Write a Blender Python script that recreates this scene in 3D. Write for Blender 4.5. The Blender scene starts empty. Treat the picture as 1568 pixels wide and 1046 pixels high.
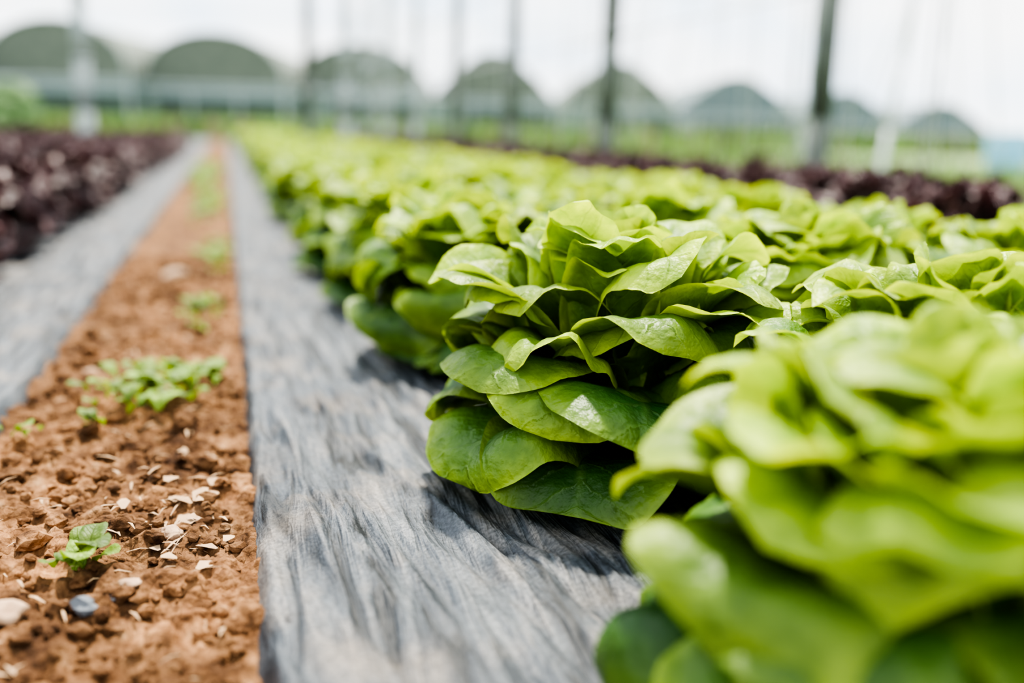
import bpy, bmesh, math, random
import numpy as np
from mathutils import Vector, Matrix, noise

random.seed(7)
S = bpy.context.scene
COL = S.collection
try:
    S.view_settings.view_transform = 'AgX'
    S.view_settings.look = 'AgX - High Contrast'
    S.view_settings.exposure = 0.50
except Exception as e:
    print(e)

# ------------------------------------------------------------------ helpers
def new_mat(name):
    m = bpy.data.materials.new(name); m.use_nodes = True
    nt = m.node_tree; nt.nodes.clear()
    out = nt.nodes.new('ShaderNodeOutputMaterial')
    return m, nt, out
def N(nt, t, **kw):
    n = nt.nodes.new(t)
    for k, v in kw.items(): setattr(n, k, v)
    return n
def math_(nt, op, a, b=None, c=None, clamp=False):
    n = nt.nodes.new('ShaderNodeMath'); n.operation = op; n.use_clamp = clamp
    for i, v in enumerate((a, b, c)):
        if v is None: continue
        if isinstance(v, (int, float)): n.inputs[i].default_value = v
        else: nt.links.new(v, n.inputs[i])
    return n.outputs[0]
def ramp(nt, fac, stops):
    r = nt.nodes.new('ShaderNodeValToRGB')
    el = r.color_ramp.elements
    while len(el) < len(stops): el.new(0.5)
    for e, (p, c) in zip(el, stops):
        e.position = p; e.color = (*c, 1)
    nt.links.new(fac, r.inputs[0]); return r.outputs[0]
def mixc(nt, fac, a, b, mode='MIX'):
    n = nt.nodes.new('ShaderNodeMix'); n.data_type = 'RGBA'; n.blend_type = mode
    if isinstance(fac, (int, float)): n.inputs[0].default_value = fac
    else: nt.links.new(fac, n.inputs[0])
    for i, v in ((6, a), (7, b)):
        if isinstance(v, tuple): n.inputs[i].default_value = (*v, 1)
        else: nt.links.new(v, n.inputs[i])
    return n.outputs[2]
def simple_mat(name, c1, c2, scale=8, rough=.6, metal=0, bump=.1):
    m, nt, out = new_mat(name)
    p = N(nt, 'ShaderNodeBsdfPrincipled'); tc = N(nt, 'ShaderNodeTexCoord')
    no = N(nt, 'ShaderNodeTexNoise'); no.inputs['Scale'].default_value = scale; no.inputs['Detail'].default_value = 5
    nt.links.new(tc.outputs['Object'], no.inputs['Vector'])
    nt.links.new(ramp(nt, no.outputs[0], [(.3, c1), (.7, c2)]), p.inputs['Base Color'])
    p.inputs['Roughness'].default_value = rough; p.inputs['Metallic'].default_value = metal
    b = N(nt, 'ShaderNodeBump'); b.inputs['Strength'].default_value = bump; b.inputs['Distance'].default_value = .01
    nt.links.new(no.outputs[0], b.inputs['Height']); nt.links.new(b.outputs[0], p.inputs['Normal'])
    nt.links.new(p.outputs[0], out.inputs[0])
    return m
def mesh_obj(name, verts, faces, mats, smooth=True, matidx=None, parent=None):
    me = bpy.data.meshes.new(name)
    me.from_pydata([tuple(map(float, v)) for v in verts], [], [tuple(map(int, f)) for f in faces])
    for m in mats: me.materials.append(m)
    if smooth: me.polygons.foreach_set('use_smooth', [True]*len(me.polygons))
    if matidx is not None: me.polygons.foreach_set('material_index', list(matidx))
    me.update()
    o = bpy.data.objects.new(name, me); COL.objects.link(o)
    if parent: o.parent = parent
    return o
def quad_mesh(name, V, F, mat):
    V = np.asarray(V, dtype=np.float32); F = np.asarray(F, dtype=np.int32)
    me = bpy.data.meshes.new(name)
    me.vertices.add(len(V)); me.vertices.foreach_set('co', V.ravel())
    me.loops.add(F.size); me.loops.foreach_set('vertex_index', F.ravel())
    me.polygons.add(len(F)); me.polygons.foreach_set('loop_start', np.arange(0, F.size, 4, dtype=np.int32))
    me.polygons.foreach_set('use_smooth', np.ones(len(F), dtype=bool))
    me.update(calc_edges=True)
    me.materials.append(mat)
    return me
def grid_faces(nx, ny):
    j, i = np.meshgrid(np.arange(ny-1), np.arange(nx-1), indexing='ij')
    q = (j*nx+i).ravel()
    return np.stack([q, q+1, q+nx+1, q+nx], 1)
def empty(name, loc=(0, 0, 0)):
    e = bpy.data.objects.new(name, None); e.location = loc; e.empty_display_size = .1
    COL.objects.link(e); return e
def set_leaf_attrs(me, C, I):
    a = me.attributes.new('leafcol', 'FLOAT_COLOR', 'POINT')
    a.data.foreach_set('color', np.concatenate([C, np.ones((len(C), 1))], 1).astype(np.float32).ravel())
    a = me.attributes.new('leafinfo', 'FLOAT_VECTOR', 'POINT')
    a.data.foreach_set('vector', I.astype(np.float32).ravel())

# ------------------------------------------------------------------ leaf builder
def leaf(L, W, elev, base, az, cup, ruf, roll, seed, nu=24, nv=28, k=4, pucker=.0022, rootw=.3, tilt=0., fold=.13):
    r = np.random.default_rng(seed)
    t = np.linspace(0, 1, nv); v = np.sin(t*math.pi/2)**.9*.55 + t*.45
    v = v/v[-1]
    u = np.sin(np.linspace(-1, 1, nu)*math.pi/2*.8)/math.sin(math.pi/2*.8)
    vm = .58
    lo = rootw + (1-rootw)*np.sin(np.clip(v/vm, 0, 1)*math.pi/2)**1.15
    hi = np.clip(1-((v-vm)/(1-vm))**2.3, 0, 1)**.5
    w = W*np.where(v < vm, lo, hi)
    U, V = np.meshgrid(u, v, indexing='xy')
    X = U*w[:, None]
    edge = np.where(V < vm, np.abs(U), np.sqrt((X/W)**2+((V-vm)/(1-vm))**2))
    edge = np.clip(edge, 0, 1)
    ns = 80; sv = np.linspace(0, 1, ns)
    ev = np.interp(sv, np.linspace(0, 1, len(elev)), elev)
    ker = np.ones(15)/15; ev = np.convolve(np.pad(ev, 7, mode='edge'), ker, 'valid')
    ev = np.radians(ev)
    pr = np.concatenate([[0], np.cumsum(np.cos(ev[:-1])*L/(ns-1))]); pz = np.concatenate([[0], np.cumsum(np.sin(ev[:-1])*L/(ns-1))])
    R = np.interp(V, sv, pr); Z = np.interp(V, sv, pz); E = np.interp(V, sv, ev)
    Rc = W/max(cup, .05)*(0.75+.5*V)
    a = X/Rc
    lat = Rc*np.sin(a); n = Rc*(1-np.cos(a))
    phi = np.arctan2(X/W, (V-.4)/.5)
    p1, p2, p3, p4 = r.uniform(0, 6.28, 4)
    wave = np.sin(k*phi+p1)+.6*np.sin((k*2-1)*phi+p2)+.35*np.sin((k*3+1)*phi+p3)
    n = n + ruf*edge**2.5*wave
    n = n + W*fold*np.sin(X/W*2.6+p4)*np.sin(V*4+p2)
    n = n - roll*np.clip(edge-.5, 0, 1)**2*4.4*(1.0+.7*np.sin(phi*2+p3))
    f = 1/ max(W, .01)
    pk = np.sin(X*f*9+p1+2*np.sin(V*7))*np.sin(V*21-np.abs(X)*f*6+p2)+.6*np.sin(X*f*17+p3)*np.sin(V*33+p1)
    n = n + pucker*pk*(1-edge*.3)*np.clip(V*3, 0, 1)
    n = n - .004*np.exp(-(X/(.006))**2)*(1-V)
    lat = lat + tilt*Z
    rr = base[0] + R - n*np.sin(E)
    zz = base[1] + Z + n*np.cos(E)
    ca, sa = math.cos(az), math.sin(az)
    px = rr*ca - lat*sa; py = rr*sa + lat*ca
    P = np.stack([px, py, zz], -1).reshape(-1, 3)
    info = np.stack([X/W, V, edge], -1).reshape(-1, 3)
    return P, grid_faces(nu, nv), info

def lerp(a, b, t): return a+(b-a)*t
def lettuce_mesh(name, seed, mat, red=False, nleaf=46, nu=24, nv=28):
    r = np.random.default_rng(seed)
    VV, FF, II, CC = [], [], [], []
    off = 0
    az = r.uniform(0, 6.28)
    for i in range(nleaf):
        kk = i/(nleaf-1)
        az += math.radians(137.5)+r.normal(0, .16)
        if kk < .28:
            t = kk/.28
            el = [lerp(34, 60, t), lerp(26, 52, t), lerp(6, 30, t), lerp(-22, -4, t), lerp(-66, -52, t)]
            L = lerp(.205, .212, t); W = lerp(.090, .090, t); cup = lerp(.45, .7, t); z = lerp(.012, .03, t)
            roll = lerp(.022, .026, t); br = .012
        elif kk < .62:
            t = (kk-.28)/.34
            el = [lerp(60, 84, t), lerp(56, 82, t), lerp(42, 78, t), lerp(14, 56, t), lerp(-32, 6, t)]
            L = lerp(.208, .205, t); W = lerp(.088, .064, t); cup = lerp(.75, .9, t); z = lerp(.03, .06, t)
            roll = lerp(.026, .020, t); br = lerp(.014, .052, t)
        else:
            t = (kk-.62)/.38
            el = [lerp(84, 90, t), lerp(82, 94, t), lerp(78, 94, t), lerp(58, 86, t), lerp(10, 70, t)]
            L = lerp(.198, .155, t**1.1); W = lerp(.060, .040, t); cup = lerp(.9, 1.15, t); z = lerp(.06, .10, t)
            roll = lerp(.020, .010, t); br = lerp(.074, .008, t)
        j = r.normal(0, 9)
        el = [e+j+r.normal(0, 8) for e in el]
        L *= r.uniform(.86, 1.08); W *= r.uniform(.82, 1.12)
        ruf = r.uniform(.0035, .0105)*(1.6 if red else 1)
        if red: W *= .82
        P, F, info = leaf(L, W, el, (br, z), az, cup, ruf, roll*r.uniform(-.1, 1.6), int(r.integers(1e9)),
                          nu, nv, k=int(r.integers(3, 6))+(3 if red else 0), pucker=.0016, tilt=r.normal(0, .12))
        low = .004+.003*np.abs(np.sin(P[:, 0]*50+i))
        zc = P[:, 2]; P[:, 2] = np.where(zc < low+.01, low+.01*np.exp(np.minimum((zc-low-.01)/.01, 0)), zc)
        e = info[:, 2:3]; v = info[:, 1:2]
        if red:
            dark = np.array([[.032, .017, .020]]); tip = np.array([[.076, .036, .040]]); core = np.array([[.07, .10, .04]])
            c = dark*(1-e**2)+tip*e**2; cf = .7*(1-v)**1.5*(.3+.7*kk); c = c*(1-cf)+core*cf
            c = c*r.uniform(.6, 1.4)
        else:
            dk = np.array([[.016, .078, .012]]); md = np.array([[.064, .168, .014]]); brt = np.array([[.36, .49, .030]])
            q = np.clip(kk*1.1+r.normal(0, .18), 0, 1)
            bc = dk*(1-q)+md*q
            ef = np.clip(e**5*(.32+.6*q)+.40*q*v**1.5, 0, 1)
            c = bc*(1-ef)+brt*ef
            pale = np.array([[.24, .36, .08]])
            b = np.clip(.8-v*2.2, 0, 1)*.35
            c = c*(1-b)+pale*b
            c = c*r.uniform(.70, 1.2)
        VV.append(P); FF.append(F+off); II.append(info); CC.append(c); off += len(P)
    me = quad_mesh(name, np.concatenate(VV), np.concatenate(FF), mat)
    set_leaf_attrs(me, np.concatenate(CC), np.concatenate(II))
    return me

def leaf_material(name, trans=.32, tcol=(1.6, 1.4, .55), rough=.46, veins=.35, spec=.36):
    m, nt, out = new_mat(name)
    ca = N(nt, 'ShaderNodeAttribute', attribute_name='leafcol')
    ia = N(nt, 'ShaderNodeAttribute', attribute_name='leafinfo')
    sp = N(nt, 'ShaderNodeSeparateXYZ'); nt.links.new(ia.outputs['Vector'], sp.inputs[0])
    x, v, e = sp.outputs
    tc = N(nt, 'ShaderNodeTexCoord')
    no = N(nt, 'ShaderNodeTexNoise'); no.inputs['Scale'].default_value = 45; no.inputs['Detail'].default_value = 4
    nt.links.new(tc.outputs['Object'], no.inputs['Vector'])
    vo = N(nt, 'ShaderNodeTexNoise'); vo.inputs['Scale'].default_value = 140; vo.inputs['Detail'].default_value = 2
    nt.links.new(tc.outputs['Object'], vo.inputs['Vector'])
    ax = math_(nt, 'ABSOLUTE', x)
    ph = math_(nt, 'SUBTRACT', math_(nt, 'MULTIPLY', v, 7.5), math_(nt, 'MULTIPLY', ax, 2.6))
    ph = math_(nt, 'ADD', ph, math_(nt, 'MULTIPLY', no.outputs[0], .9))
    pp = math_(nt, 'PINGPONG', ph, .5)
    lat = math_(nt, 'SUBTRACT', 1, math_(nt, 'MULTIPLY', pp, 10), clamp=True)
    lat = math_(nt, 'MULTIPLY', lat, math_(nt, 'SUBTRACT', 1, ax, clamp=True))
    mid = math_(nt, 'SUBTRACT', 1, math_(nt, 'MULTIPLY', ax, 16), clamp=True)
    mid = math_(nt, 'MULTIPLY', mid, math_(nt, 'SUBTRACT', 1.15, v, clamp=True))
    vein = math_(nt, 'MAXIMUM', math_(nt, 'MULTIPLY', lat, .4), mid)
    vf = math_(nt, 'MULTIPLY', vein, veins)
    col = mixc(nt, vf, ca.outputs['Color'], (.24, .38, .10) if veins > .2 else (.2, .08, .09))
    var = ramp(nt, no.outputs[0], [(.3, (.64, .72, .70)), (.7, (1.3, 1.22, 1.15))])
    col = mixc(nt, 1.0, col, var, 'MULTIPLY')
    p = N(nt, 'ShaderNodeBsdfPrincipled'); nt.links.new(col, p.inputs['Base Color'])
    p.inputs['Roughness'].default_value = rough
    p.inputs['Specular IOR Level'].default_value = spec
    tr = N(nt, 'ShaderNodeBsdfTranslucent')
    nt.links.new(mixc(nt, 1.0, col, tcol, 'MULTIPLY'), tr.inputs[0])
    h = math_(nt, 'ADD', math_(nt, 'MULTIPLY', no.outputs[0], 1.0), math_(nt, 'MULTIPLY', vo.outputs[0], .4))
    h = math_(nt, 'SUBTRACT', h, math_(nt, 'MULTIPLY', vein, .5))
    b = N(nt, 'ShaderNodeBump'); b.inputs['Strength'].default_value = .6; b.inputs['Distance'].default_value = .008
    nt.links.new(h, b.inputs['Height'])
    nt.links.new(b.outputs[0], p.inputs['Normal']); nt.links.new(b.outputs[0], tr.inputs['Normal'])
    mx = N(nt, 'ShaderNodeMixShader'); mx.inputs[0].default_value = trans
    nt.links.new(p.outputs[0], mx.inputs[1]); nt.links.new(tr.outputs[0], mx.inputs[2])
    nt.links.new(mx.outputs[0], out.inputs[0])
    return m

M_GREEN = leaf_material('lettuce_leaf_green')
M_WEED = leaf_material('weed_leaf', trans=.3, rough=.55, veins=.0)
M_RED = leaf_material('lettuce_leaf_red', trans=.10, tcol=(1.3, .9, .9), rough=.45, veins=.15)

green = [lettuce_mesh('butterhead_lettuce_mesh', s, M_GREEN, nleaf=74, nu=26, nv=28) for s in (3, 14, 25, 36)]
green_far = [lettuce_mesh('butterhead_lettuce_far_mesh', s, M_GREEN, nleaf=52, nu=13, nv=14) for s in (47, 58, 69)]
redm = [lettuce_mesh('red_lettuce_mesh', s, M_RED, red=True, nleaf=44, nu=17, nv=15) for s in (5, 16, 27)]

def put(name, me, x, y, z, s, rot, parent=None, sz=None):
    o = bpy.data.objects.new(name, me); COL.objects.link(o)
    o.location = (x, y, z); o.rotation_euler = (0, 0, rot); o.scale = (s, s, sz or s)
    if parent: o.parent = parent
    return o

near = [(.392, .450, 0, 1.02, 3.3, 1.00), (.396, .985, 1, 1.10, 4.6, 1.05), (.372, 1.53, 2, 1.05, .4, 1.04), (.37, 2.05, 3, 1.02, 4.0, 1.02),
        (.615, .715, 3, 1.0, 1.3, 1.0), (.80, .42, 1, 1.0, 5.0, 1.0), (.96, .80, 2, 1.02, 2.2, 1.02), (.745, 1.18, 0, 1.04, 3.6, 1.03), (.72, 1.60, 1, 1.03, 5.2, 1.02), (.72, 2.00, 2, 1.02, 0.2, 1.0),
        (1.09, 1.14, 3, 1.03, .2, 1.0), (1.09, 1.52, 2, 1.03, 4.2, .98), (1.09, 1.90, 0, 1.02, 1.2, .98)]
for x, y, i, s, r, sz in near:
    put('butterhead_lettuce', green[i], x, y, 0.001, s, r, sz=sz)
bed = empty('butterhead_lettuce_bed')
c = 0
for col, (x0, y0) in enumerate(((.36, 2.50), (.72, 2.38), (1.09, 2.27))):
    y = y0
    while y < 24:
        me = green[random.randrange(4)] if y < 3.4 else green_far[random.randrange(3)]
        s = random.uniform(.96, 1.06)
        put('head_%d' % c, me, x0+random.gauss(0, .02), y+random.gauss(0, .02), .001, s, random.uniform(0, 6.28), bed, sz=s*random.uniform(.90, .98))
        c += 1
        y += (.46 if y < 5 else .40) if col == 0 else .37
def red_bed(name, cols, y0, y1, step, s0, sz):
    e = empty(name); c = 0
    for ci, x in enumerate(cols):
        y = y0 + (ci % 2)*step/2
        while y < y1:
            s = random.uniform(.9, 1.08)*s0
            put('head_%d' % c, redm[random.randrange(3)], x+random.gauss(0, .015), y+random.gauss(0, .02), .001, s, random.uniform(0, 6.28), e, sz=s*sz)
            c += 1; y += step
red_bed('red_lettuce_bed', (-.60, -.90, -1.20), .9, 15, .33, .88, 1.15)
red_bed('red_lettuce_bed', (-1.80, -2.12, -2.44), 2.5, 15, .33, .88, 1.15)
red_bed('red_lettuce_bed', (1.72, 1.92, 2.10), 1.4, 17, .33, .80, 1.28)

# ------------------------------------------------------------------ mulch film
def film_material():
    m, nt, out = new_mat('silver_black_mulch_film')
    tc = N(nt, 'ShaderNodeTexCoord')
    mp = N(nt, 'ShaderNodeMapping'); mp.inputs['Rotation'].default_value = (0, 0, math.radians(-10)); mp.inputs['Scale'].default_value = (46, 4.2, 1)
    nt.links.new(tc.outputs['Object'], mp.inputs[0])
    n1 = N(nt, 'ShaderNodeTexNoise'); n1.inputs['Scale'].default_value = 1; n1.inputs['Detail'].default_value = 4.0; n1.inputs['Roughness'].default_value = .52; n1.inputs['Distortion'].default_value = 1.1
    nt.links.new(mp.outputs[0], n1.inputs['Vector'])
    n2 = N(nt, 'ShaderNodeTexNoise'); n2.inputs['Scale'].default_value = 9; n2.inputs['Detail'].default_value = 6
    nt.links.new(tc.outputs['Object'], n2.inputs['Vector'])
    n3 = N(nt, 'ShaderNodeTexNoise'); n3.inputs['Scale'].default_value = 260; n3.inputs['Detail'].default_value = 4
    nt.links.new(tc.outputs['Object'], n3.inputs['Vector'])
    base = ramp(nt, n1.outputs[0], [(.36, (.004, .006, .008)), (.43, (.026, .032, .040)), (.56, (.048, .057, .067)), (.70, (.105, .112, .12))])
    dust = ramp(nt, math_(nt, 'ADD', math_(nt, 'MULTIPLY', n2.outputs[0], .7), math_(nt, 'MULTIPLY', n1.outputs[0], .3)), [(.50, (0, 0, 0)), (.70, (.75, .75, .75))])
    col = mixc(nt, dust, base, (.175, .145, .115))
    spk = ramp(nt, n3.outputs[0], [(.35, (.62, .62, .62)), (.65, (1.4, 1.36, 1.32))])
    col = mixc(nt, 1.0, col, spk, 'MULTIPLY')
    mp2 = N(nt, 'ShaderNodeMapping'); mp2.inputs['Scale'].default_value = (1, .5, 1); nt.links.new(tc.outputs['Object'], mp2.inputs[0])
    vo = N(nt, 'ShaderNodeTexVoronoi'); vo.inputs['Scale'].default_value = 12; nt.links.new(mp2.outputs[0], vo.inputs['Vector'])
    hole = math_(nt, 'LESS_THAN', math_(nt, 'ADD', vo.outputs[0], math_(nt, 'MULTIPLY', n3.outputs[0], .09)), .125)
    col = mixc(nt, hole, col, (.004, .004, .005))
    p = N(nt, 'ShaderNodeBsdfPrincipled'); nt.links.new(col, p.inputs['Base Color'])
    rr = ramp(nt, n2.outputs[0], [(.3, (.50, .50, .50)), (.7, (.70, .70, .70))]); nt.links.new(rr, p.inputs['Roughness'])
    p.inputs['Specular IOR Level'].default_value = .36
    b = N(nt, 'ShaderNodeBump'); b.inputs['Strength'].default_value = 1; b.inputs['Distance'].default_value = .010
    h = math_(nt, 'ADD', n1.outputs[0], math_(nt, 'MULTIPLY', n3.outputs[0], .10))
    nt.links.new(h, b.inputs['Height']); nt.links.new(b.outputs[0], p.inputs['Normal'])
    nt.links.new(p.outputs[0], out.inputs[0]); return m
M_FILM = film_material()
def steps(segs):
    o = [segs[0][0]]
    for a, b, d in segs:
        n = max(1, round((b-a)/d)); o += list(np.linspace(a, b, n+1)[1:])
    return o
def film(name, xs, ys, x0, x1, seed=0):
    V = []
    th = math.radians(10); c, s = math.cos(th), math.sin(th); nz = noise.noise
    for y in ys:
        jag = .006*nz(Vector((0, y*9, seed)))
        for x in xs:
            xr = x*c+y*s; yr = -x*s+y*c
            w = .010*nz(Vector((x*14, y*9, seed+3)))
            n = nz(Vector(((xr+w)*38, yr*4.4, seed))); rid = 1-abs(n)*2.6
            n2 = nz(Vector(((xr+w)*90, yr*10, seed+5)))
            big = nz(Vector((x*7, y*3.5, seed+9)))
            z = .0082*rid*(.5+1.6*abs(big))+.0030*(1-2*abs(n2))+.006*big-.016
            d = min(x-x0, x1-x)
            z -= .040*max(0, 1-d/.018)**1.6
            V.append((x+(jag if d < .03 else 0), y, z))
    me = quad_mesh(name, V, grid_faces(len(xs), len(ys)), M_FILM)
    o = bpy.data.objects.new(name, me); COL.objects.link(o); return o
ysn = steps([(-.6, .35, .05), (.35, 1.6, .009), (1.6, 3, .02), (3, 25, .3)])
film('mulch_film', steps([(.008, .05, .003), (.05, .42, .0034), (.42, 1.32, .03), (1.32, 1.38, .006)]), ysn, .008, 1.38, 0)
ysl = steps([(-.6, 1.0, .05), (1.0, 3.0, .015), (3.0, 6, .06), (6, 25, .3)])
film('mulch_film', steps([(-1.40, -.70, .03), (-.70, -.276, .007)]), ysl, -1.40, -.276, 20)
yc = steps([(-.6, 25, .15)])
film('mulch_film', steps([(-2.75, -1.62, .05)]), yc, -2.75, -1.62, 40)
film('mulch_film', steps([(1.54, 2.24, .04)]), yc, 1.54, 2.24, 60)

# ------------------------------------------------------------------ soil
def soil_material():
    m, nt, out = new_mat('brown_clay_soil')
    tc = N(nt, 'ShaderNodeTexCoord')
    n1 = N(nt, 'ShaderNodeTexNoise'); n1.inputs['Scale'].default_value = 38; n1.inputs['Detail'].default_value = 8; n1.inputs['Roughness'].default_value = .65
    nt.links.new(tc.outputs['Object'], n1.inputs['Vector'])
    n2 = N(nt, 'ShaderNodeTexNoise'); n2.inputs['Scale'].default_value = 9; n2.inputs['Detail'].default_value = 4
    nt.links.new(tc.outputs['Object'], n2.inputs['Vector'])
    v = N(nt, 'ShaderNodeTexVoronoi'); v.inputs['Scale'].default_value = 130
    nt.links.new(tc.outputs['Object'], v.inputs['Vector'])
    c1 = ramp(nt, n1.outputs[0], [(.28, (.028, .013, .006)), (.46, (.125, .060, .026)), (.60, (.245, .128, .058)), (.78, (.47, .31, .18))])
    c2 = ramp(nt, n2.outputs[0], [(.32, (.45, .42, .40)), (.5, (.95, .95, .95)), (.68, (1.45, 1.42, 1.38))])
    p = N(nt, 'ShaderNodeBsdfPrincipled'); nt.links.new(mixc(nt, 1., c1, c2, 'MULTIPLY'), p.inputs['Base Color'])
    p.inputs['Roughness'].default_value = .92; p.inputs['Specular IOR Level'].default_value = .15
    h = math_(nt, 'SUBTRACT', n1.outputs[0], math_(nt, 'MULTIPLY', v.outputs[0], .5))
    b = N(nt, 'ShaderNodeBump'); b.inputs['Strength'].default_value = 1; b.inputs['Distance'].default_value = .010
    nt.links.new(h, b.inputs['Height']); nt.links.new(b.outputs[0], p.inputs['Normal'])
    nt.links.new(p.outputs[0], out.inputs[0]); return m
M_SOIL = soil_material()
def soil_h(x, y):
    a = noise.noise(Vector((x*14, y*14, 3)))
    b = noise.noise(Vector((x*42, y*42, 7))); c_ = noise.noise(Vector((x*95, y*95, 1))); d = noise.noise(Vector((x*190, y*190, 2)))
    return -.036+.012*a+.016*(max(0, b)**.7-.3*abs(min(0, b)))+.008*(.5-abs(c_))+.0035*d
def soil(name, xs, ys):
    V = [(x, y, soil_h(x, y)) for y in ys for x in xs]
    me = quad_mesh(name, V, grid_faces(len(xs), len(ys)), M_SOIL)
    o = bpy.data.objects.new(name, me); COL.objects.link(o); return o
soil('soil_path', steps([(-.315, .035, .0035)]), steps([(-.6, .4, .05), (.4, 1.4, .004), (1.4, 3, .012), (3, 25, .12)]))
soil('soil_path', steps([(1.35, 1.57, .03)]), steps([(-.6, 25, .1)]))
soil('soil_path', steps([(-1.66, -1.36, .03)]), steps([(-.6, 25, .1)]))

def lumps(name, items, mat, flat=.7, sub=2):
    bm = bmesh.new()
    for k_, (x, y, r, ) in enumerate(items):
        mtx = Matrix.Translation((x, y, soil_h(x, y)+r*.35)) @ Matrix.Rotation(random.uniform(0, 6.28), 4, 'Z') @ Matrix.Diagonal((1, random.uniform(.6, .95), flat*random.uniform(.7, 1.1), 1))
        ret = bmesh.ops.create_icosphere(bm, subdivisions=(1 if r < .003 and sub == 2 else sub), radius=r, matrix=Matrix())
        for v in ret['verts']:
            p = v.co.copy(); q = p/r
            f = 1+.45*noise.noise(q*1.1+Vector((k_*3.1, 0, 0)))+.22*noise.noise(q*2.7+Vector((0, k_*1.7, 0)))
            v.co = mtx @ (p*f)
    me = bpy.data.meshes.new(name); bm.to_mesh(me); bm.free()
    me.materials.append(mat); me.polygons.foreach_set('use_smooth', [sub > 2]*len(me.polygons))
    o = bpy.data.objects.new(name, me); COL.objects.link(o); return o
items = []
for i in range(1800):
    x = random.uniform(-.27, 0.0); y = .42+random.random()**1.5*2.6
    items.append((x, y, min(.015, .0024+random.expovariate(1/.0028))))
lumps('soil_clods', items, M_SOIL)
M_STONE = simple_mat('grey_stone', (.06, .07, .085), (.13, .14, .15), 60, .8, 0, .4)
M_PALE = simple_mat('pale_clay', (.26, .155, .09), (.40, .27, .17), 60, .85, 0, .6)
lumps('grey_stone', [(-.118, .79, .012), (-.098, .80, .006)], M_STONE, .7, 2)
lumps('pale_clay_clods', [(-.178, .79, .020), (-.088, .82, .010), (-.135, 2.6, .030), (-.04, .97, .012), (-.06, .93, .014), (-.21, 1.6, .012), (-.08, 1.85, .015)], M_PALE, .42, 3)
M_STRAW = simple_mat('dry_straw', (.26, .16, .085), (.42, .28, .16), 30, .85)
V, F = [], []
for i in range(240):
    x = random.uniform(-.26, -.01); y = .45+random.random()**1.4*2.4
    if i < 70: x = random.gauss(-.06, .032); y = random.gauss(.97, .08)
    if x > -.01 or x < -.27: continue
    a = random.uniform(0, 3.14); l = random.uniform(.008, .028); w = random.uniform(.0006, .0016)
    if i < 20: w = random.uniform(.004, .009)
    z = soil_h(x, y)+.006
    d = Vector((math.cos(a), math.sin(a), random.uniform(-.15, .25)))*l; s_ = Vector((-math.sin(a), math.cos(a), 0))*w
    p = Vector((x, y, z)); o_ = len(V)
    V += [p-s_*.3, p+s_*.3, p+d*.5+s_*1.1+Vector((0, 0, .002)), p+d*.5-s_*1.1+Vector((0, 0, .002)), p+d+s_*.4, p+d-s_*.4]
    F += [(o_, o_+1, o_+2, o_+3), (o_+3, o_+2, o_+4, o_+5)]
mesh_obj('straw_debris', V, F, [M_STRAW])

# ------------------------------------------------------------------ weeds on the path
def weed(name, x, y, spread, n, L, seed, ay=.9):
    r = np.random.default_rng(seed); VV, FF, II, CC = [], [], [], []; off = 0
    for i in range(n):
        rr = spread*math.sqrt(r.random())*r.uniform(.6, 1.3); ph = r.uniform(0, 6.28)
        cx, cy = rr*math.cos(ph), rr*math.sin(ph)*ay
        l = L*r.uniform(.5, 1.25)
        P, Fq, info = leaf(l, l*.34, [60+r.normal(0, 12), 40, 12, -15+r.normal(0, 15)], (.002, 0), r.uniform(0, 6.28), .5, l*.03, l*.04, int(r.integers(1e9)), 9, 10, 3, pucker=l*.008, rootw=.12, fold=.05)
        P[:, 0] += cx; P[:, 1] += cy; P[:, 2] += r.uniform(0, L*.6)
        br = np.array([[.16, .26, .030]])*r.uniform(.45, 1.3)
        VV.append(P); FF.append(Fq+off); II.append(info); CC.append(np.repeat(br, len(P), 0)); off += len(P)
    me = quad_mesh(name, np.concatenate(VV), np.concatenate(FF), M_WEED)
    set_leaf_attrs(me, np.concatenate(CC), np.concatenate(II))
    o = bpy.data.objects.new(name, me); COL.objects.link(o); o.location = (x, y, soil_h(x, y)+.001); return o
weed('weed_seedling', -.138, .875, .014, 9, .036, 1)
weed('weed_clump', -.105, 1.44, .078, 85, .034, 2, 1.9)
weed('weed_seedling', -.165, 1.27, .02, 6, .026, 3)
weed('weed_seedling', -.245, 1.25, .022, 5, .024, 4)
weed('weed_clump', -.055, 2.10, .035, 22, .032, 5, 6)
weed('weed_clump', -.05, 3.1, .045, 40, .038, 6, 9)
weed('weed_clump', -.09, 5.0, .08, 100, .05, 7, 14)
weed('weed_clump', -.14, 7.6, .09, 180, .07, 8, 18)

# ------------------------------------------------------------------ ground and far vegetation
def ground_mat():
    m, nt, out = new_mat('grassy_field')
    tc = N(nt, 'ShaderNodeTexCoord')
    n1 = N(nt, 'ShaderNodeTexNoise'); n1.inputs['Scale'].default_value = .8; n1.inputs['Detail'].default_value = 8
    nt.links.new(tc.outputs['Object'], n1.inputs['Vector'])
    p = N(nt, 'ShaderNodeBsdfPrincipled')
    nt.links.new(ramp(nt, n1.outputs[0], [(.35, (.08, .13, .045)), (.55, (.14, .21, .07)), (.75, (.25, .21, .13))]), p.inputs['Base Color'])
    p.inputs['Roughness'].default_value = .9; nt.links.new(p.outputs[0], out.inputs[0]); return m
mesh_obj('ground', [(-160, -20, -.055), (200, -20, -.055), (200, 220, -.055), (-160, 220, -.055)], [(0, 1, 2, 3)], [ground_mat()])

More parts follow.
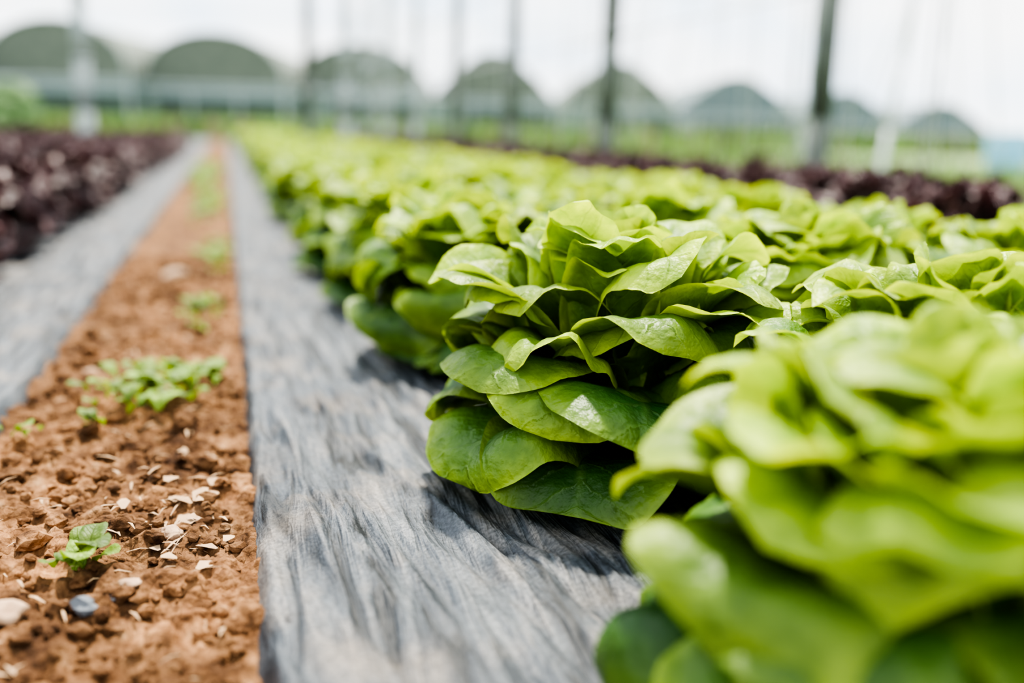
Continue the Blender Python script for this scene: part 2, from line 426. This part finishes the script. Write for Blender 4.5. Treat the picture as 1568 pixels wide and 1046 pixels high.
def blades(name, n, area, hr, wr, cols):
    V, F, C = [], [], []
    for i in range(n):
        x = random.uniform(area[0], area[1]); y = random.uniform(area[2], area[3])
        h = random.uniform(*hr); w = random.uniform(*wr); a = random.uniform(0, 6.28)
        s_ = Vector((math.cos(a), math.sin(a), 0))*w; b = Vector((-math.sin(a), math.cos(a), 0))*h*random.uniform(-.5, .5)
        p = Vector((x, y, -.055)); o_ = len(V)
        V += [p-s_*.4, p+s_*.4, p+s_+b*.3+Vector((0, 0, h*.55)), p-s_+b*.3+Vector((0, 0, h*.55)), p+b+Vector((0, 0, h))]
        F += [(o_, o_+1, o_+2, o_+3), (o_+3, o_+2, o_+4)]
        c_ = random.choice(cols); f = random.uniform(.75, 1.25)
        C += [(c_[0]*f, c_[1]*f, c_[2]*f, 1)]*5
    m = bpy.data.materials.get('grass_blades')
    if not m:
        m, nt, out = new_mat('grass_blades'); ca = N(nt, 'ShaderNodeAttribute', attribute_name='bcol')
        d = N(nt, 'ShaderNodeBsdfDiffuse'); t = N(nt, 'ShaderNodeBsdfTranslucent'); mx = N(nt, 'ShaderNodeMixShader'); mx.inputs[0].default_value = .4
        nt.links.new(ca.outputs['Color'], d.inputs[0]); nt.links.new(ca.outputs['Color'], t.inputs[0])
        nt.links.new(d.outputs[0], mx.inputs[1]); nt.links.new(t.outputs[0], mx.inputs[2]); nt.links.new(mx.outputs[0], out.inputs[0])
    o = mesh_obj(name, V, F, [m]); a = o.data.attributes.new('bcol', 'FLOAT_COLOR', 'POINT')
    a.data.foreach_set('color', np.array(C, dtype=np.float32).ravel()); return o
G = [(.17, .28, .07), (.12, .21, .06), (.22, .32, .09), (.09, .14, .06), (.18, .15, .10)]
blades('grass_verge', 7000, (2.7, 9, 1.5, 24), (.08, .24), (.01, .035), G)
blades('crop_rows_beyond', 8000, (-8, 26, 25.5, 31), (.25, .66), (.04, .12), G)
blades('weed_verge', 2500, (-8, -2.9, 4, 22), (.1, .3), (.01, .04), G)

# ------------------------------------------------------------------ posts, wires
M_POST = simple_mat('weathered_post', (.045, .055, .042), (.09, .105, .085), 12, .7)
M_PALEPOST = simple_mat('white_painted_post', (.20, .24, .24), (.32, .36, .35), 6, .5)
M_WIRE = simple_mat('galvanised_wire', (.42, .44, .45), (.6, .62, .63), 5, .5, .2)
def tube(V, F, p0, p1, r0, r1=None, n=10, cap=True):
    r1 = r1 or r0; p0 = Vector(p0); p1 = Vector(p1); d = (p1-p0).normalized()
    a = d.orthogonal().normalized(); b = d.cross(a); o_ = len(V)
    for p, r in ((p0, r0), (p1, r1)):
        for i in range(n):
            t = 6.28318*i/n; V.append(p+a*math.cos(t)*r+b*math.sin(t)*r)
    for i in range(n):
        j = (i+1) % n; F.append((o_+i, o_+j, o_+n+j, o_+n+i))
    if cap: F.append(tuple(o_+n+i for i in range(n))); F.append(tuple(o_+i for i in reversed(range(n))))
def post(x, y, r, h, mat, lean=0):
    V, F = [], []
    segs = 6
    for i in range(segs):
        z0 = -.12+(h+.12)*i/segs; z1 = -.12+(h+.12)*(i+1)/segs
        tube(V, F, (x+lean*z0, y, z0), (x+lean*z1, y, z1), r*(1.08-.02*i), r*(1.06-.02*i), 12)
    for zz in (.95, 1.55, 2.1):
        tube(V, F, (x+lean*zz, y, zz-.02), (x+lean*zz, y, zz+.02), r*1.2, r*1.2, 12)
    return mesh_obj('greenhouse_post', V, F, [mat], smooth=True)
PX = 2.30
for k_ in range(7):
    post(PX, (3.62, 6.0, 8.2, 10.4, 12.7, 15.0, 17.3)[k_], (.044, .056, .05)[k_] if k_ < 3 else .045, 3.2, M_POST if k_ in (0, 1, 2, 3) else M_PALEPOST, .010)
post(PX, 1.26, .036, 3.2, M_POST, .012)
for x, y, r, mt, ln in ((-1.42, 11.6, .07, M_PALEPOST, 0), (.95, 12.2, .06, M_POST, 0), (1.5, 13.2, .06, M_PALEPOST, 0), (-3.0, 12.5, .04, M_PALEPOST, 0), (4.6, 6.4, .022, M_WIRE, .12), (6.5, 10.5, .025, M_PALEPOST, 0)):
    post(x, y, r, 3.2, mt, ln)
V, F = [], []
for z in (.95, 1.55, 2.1, 3.15): tube(V, F, (PX+.07, -.5, z), (PX+.07, 22, z), .006, n=6)
for i in range(44):
    y = random.uniform(2.5, 18); x0 = PX+.09
    tube(V, F, (x0, y, .2), (x0+random.uniform(-.02, .05), y+random.uniform(-.35, .35), 3.1), .0035, n=5)
for i in range(26):
    y = random.uniform(6, 20); tube(V, F, (6.6, y, .2), (6.6+random.uniform(0, .5), y+random.uniform(-1.2, 1.2), 3.1), .009, n=5)
for y in (12.0, 17.5): tube(V, F, (-5, y, 2.1), (6.5, y, 2.1), .010, n=6)
mesh_obj('trellis_wires', V, F, [M_WIRE])

# ------------------------------------------------------------------ polytunnels
M_NET = simple_mat('shade_net_dark', (.082, .098, .080), (.13, .15, .118), 3, .8)
M_NETB = simple_mat('shade_net_blue', (.088, .12, .135), (.13, .17, .18), 3, .8)
M_BAND = simple_mat('tunnel_film', (.16, .22, .24), (.25, .32, .33), 2, .4)
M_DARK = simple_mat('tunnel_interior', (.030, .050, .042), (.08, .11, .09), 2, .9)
M_FRAME = simple_mat('tunnel_frame', (.30, .35, .35), (.40, .44, .44), 4, .5)
def tunnel(x, y, W, He, H, kind, depth=10, net=M_NET):
    V, F, MI = [], [], []
    prof = []
    n = 24
    if kind == 'arch':
        for i in range(n+1):
            t = math.pi*i/n; prof.append((-W/2*math.cos(t), He+(H-He)*math.sin(t)**.85))
    else:
        for px, pz in ((-.5, 0), (-.33, .48), (-.13, .92), (0, 1), (.13, .92), (.33, .48), (.5, 0)):
            prof.append((px*W, He+(H-He)*pz))
    m_ = len(prof)
    def add(vs, f, mi):
        o_ = len(V); V.extend(vs)
        for q in f: F.append(tuple(o_+i for i in q)); MI.append(mi)
    add([(a, 0, b) for a, b in prof], [tuple(range(m_))], 0)
    add([(a, 0, b) for a, b in prof]+[(a, depth, b) for a, b in prof], [(i, i+1, m_+i+1, m_+i) for i in range(m_-1)], 0)
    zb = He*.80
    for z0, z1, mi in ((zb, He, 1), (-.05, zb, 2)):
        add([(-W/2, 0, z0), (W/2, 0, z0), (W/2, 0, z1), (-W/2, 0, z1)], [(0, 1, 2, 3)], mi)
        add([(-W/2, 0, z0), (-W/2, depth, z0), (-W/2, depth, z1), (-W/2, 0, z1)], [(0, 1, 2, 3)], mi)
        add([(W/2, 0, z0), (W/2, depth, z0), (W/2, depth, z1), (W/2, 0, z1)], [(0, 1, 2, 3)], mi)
    T, G_ = [], []
    for i in range(m_-1): tube(T, G_, (prof[i][0], -.04, prof[i][1]), (prof[i+1][0], -.04, prof[i+1][1]), .03, n=6)
    for fx in (-.5, -.17, .17, .5): tube(T, G_, (fx*W, -.05, -.05), (fx*W, -.05, He), .05, n=6)
    tube(T, G_, (-W/2, -.05, He), (W/2, -.05, He), .05, n=6); tube(T, G_, (-W/2, -.05, zb), (W/2, -.05, zb), .03, n=6)
    o_ = len(V); V.extend(T)
    for q in G_: F.append(tuple(o_+i for i in q)); MI.append(3)
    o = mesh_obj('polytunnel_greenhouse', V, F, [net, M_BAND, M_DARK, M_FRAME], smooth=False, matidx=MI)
    o.location = (x, y, 0); o.rotation_euler = (0, 0, -math.radians(14)); return o
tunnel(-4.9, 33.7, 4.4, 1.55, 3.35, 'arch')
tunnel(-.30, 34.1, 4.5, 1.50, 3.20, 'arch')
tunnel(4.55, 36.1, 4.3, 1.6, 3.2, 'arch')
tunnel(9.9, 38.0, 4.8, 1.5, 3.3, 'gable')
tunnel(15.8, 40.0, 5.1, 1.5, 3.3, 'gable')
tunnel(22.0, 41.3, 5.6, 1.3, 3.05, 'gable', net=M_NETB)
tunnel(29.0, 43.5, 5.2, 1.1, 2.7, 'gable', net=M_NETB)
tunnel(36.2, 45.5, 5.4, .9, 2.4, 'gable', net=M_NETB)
tunnel(-9.7, 32.8, 4.4, 1.55, 3.35, 'arch')
V, F, MI = [], [], []
pts = [(-9.7, 33.3), (-4.9, 34.2), (-.39, 34.8), (4.65, 36.8), (10.3, 38.8), (16.4, 40.8), (22.7, 42.2), (29.8, 44.4), (37.2, 46.4)]
for i in range(len(pts)-1):
    (a, b), (c_, d) = pts[i], pts[i+1]
    hh = 1.5 if i < 5 else 1.0
    o_ = len(V); V += [(a, b, -.05), (c_, d, -.05), (c_, d, hh), (a, b, hh)]; F.append((o_, o_+1, o_+2, o_+3)); MI.append(0)
    T, G_ = [], []
    tube(T, G_, (a, b-.1, hh), (c_, d-.1, hh), .06, n=6)
    o_ = len(V); V += T
    for q in G_: F.append(tuple(o_+k for k in q)); MI.append(1)
mesh_obj('windbreak_net_wall', V, F, [simple_mat('windbreak_net', (.12, .17, .15), (.22, .28, .25), 1.5, .8), M_FRAME], smooth=False, matidx=MI)

M_BUSH = simple_mat('bush_foliage', (.03, .07, .02), (.10, .18, .05), 3, .8, 0, .5)
def bush(x, y, r, h):
    bm = bmesh.new()
    for i in range(14):
        p = Vector((random.gauss(0, r*.4), random.gauss(0, r*.3), h*random.uniform(.2, .75))); rad = r*random.uniform(.3, .5)
        ret = bmesh.ops.create_icosphere(bm, subdivisions=3, radius=rad, matrix=Matrix.Translation(p))
        for v in ret['verts']:
            v.co = p+(v.co-p)*(1+.5*noise.noise(v.co*3.5)+.3*noise.noise(v.co*9))
    me = bpy.data.meshes.new('bush'); bm.to_mesh(me); bm.free(); me.materials.append(M_BUSH)
    o = bpy.data.objects.new('leafy_bush', me); COL.objects.link(o); o.location = (x, y, -.05)
bush(-5.2, 23.7, 1.1, 1.0); bush(-6.9, 23.6, 1.2, 1.2)

V, F = [], []
prof = [(.26, 0), (.29, .04), (.30, .25), (.315, .28), (.30, .31), (.30, .55), (.315, .58), (.30, .61), (.285, .82), (.25, .86)]
for i in range(len(prof)-1):
    tube(V, F, (0, 0, prof[i][1]), (0, 0, prof[i+1][1]), prof[i][0], prof[i+1][0], 28, cap=(i in (0, len(prof)-2)))
o = mesh_obj('blue_water_barrel', V, F, [simple_mat('blue_plastic', (.16, .38, .55), (.22, .46, .64), 3, .4)])
o.location = (11.0, 12.3, -.055); o.scale = (1, 1, .68)

# ------------------------------------------------------------------ world and sun
w = bpy.data.worlds.new('overcast_sky'); S.world = w; w.use_nodes = True; nt = w.node_tree; nt.nodes.clear()
out = N(nt, 'ShaderNodeOutputWorld'); bg = N(nt, 'ShaderNodeBackground'); tc = N(nt, 'ShaderNodeTexCoord')
mp = N(nt, 'ShaderNodeMapping'); mp.inputs['Scale'].default_value = (1, 1, 2.6); nt.links.new(tc.outputs['Generated'], mp.inputs[0])
no = N(nt, 'ShaderNodeTexNoise'); no.inputs['Scale'].default_value = 5; no.inputs['Detail'].default_value = 5
nt.links.new(mp.outputs[0], no.inputs['Vector'])
nt.links.new(ramp(nt, no.outputs[0], [(.35, (.66, .79, .93)), (.5, (.88, .93, .98)), (.65, (1, 1, 1))]), bg.inputs[0])
bg.inputs[1].default_value = 1.95
nt.links.new(bg.outputs[0], out.inputs[0])
sd = bpy.data.lights.new('sun', 'SUN'); sd.energy = 9.0; sd.angle = math.radians(3); sd.color = (1, .94, .82)
so = bpy.data.objects.new('sun', sd); COL.objects.link(so)
so.rotation_euler = Vector((.12, .44, .87)).to_track_quat('Z', 'Y').to_euler()

# ------------------------------------------------------------------ camera
cd = bpy.data.cameras.new('camera'); cam = bpy.data.objects.new('camera', cd); COL.objects.link(cam); S.camera = cam
cd.lens = 35; cd.sensor_width = 36; cd.clip_start = .01; cd.clip_end = 500
psi, th, ro = math.radians(16.03), math.radians(11.91), math.radians(1.5)
f = Vector((math.sin(psi)*math.cos(th), math.cos(psi)*math.cos(th), -math.sin(th)))
r = Vector((math.cos(psi), -math.sin(psi), 0)); u = r.cross(f)
r2 = r*math.cos(ro)+u*math.sin(ro); u2 = -r*math.sin(ro)+u*math.cos(ro)
M = Matrix((r2, u2, -f)).transposed().to_4x4(); M.translation = Vector((0, 0, .35))
cam.matrix_world = M
cd.dof.use_dof = True; cd.dof.focus_distance = .92; cd.dof.aperture_fstop = 1.5
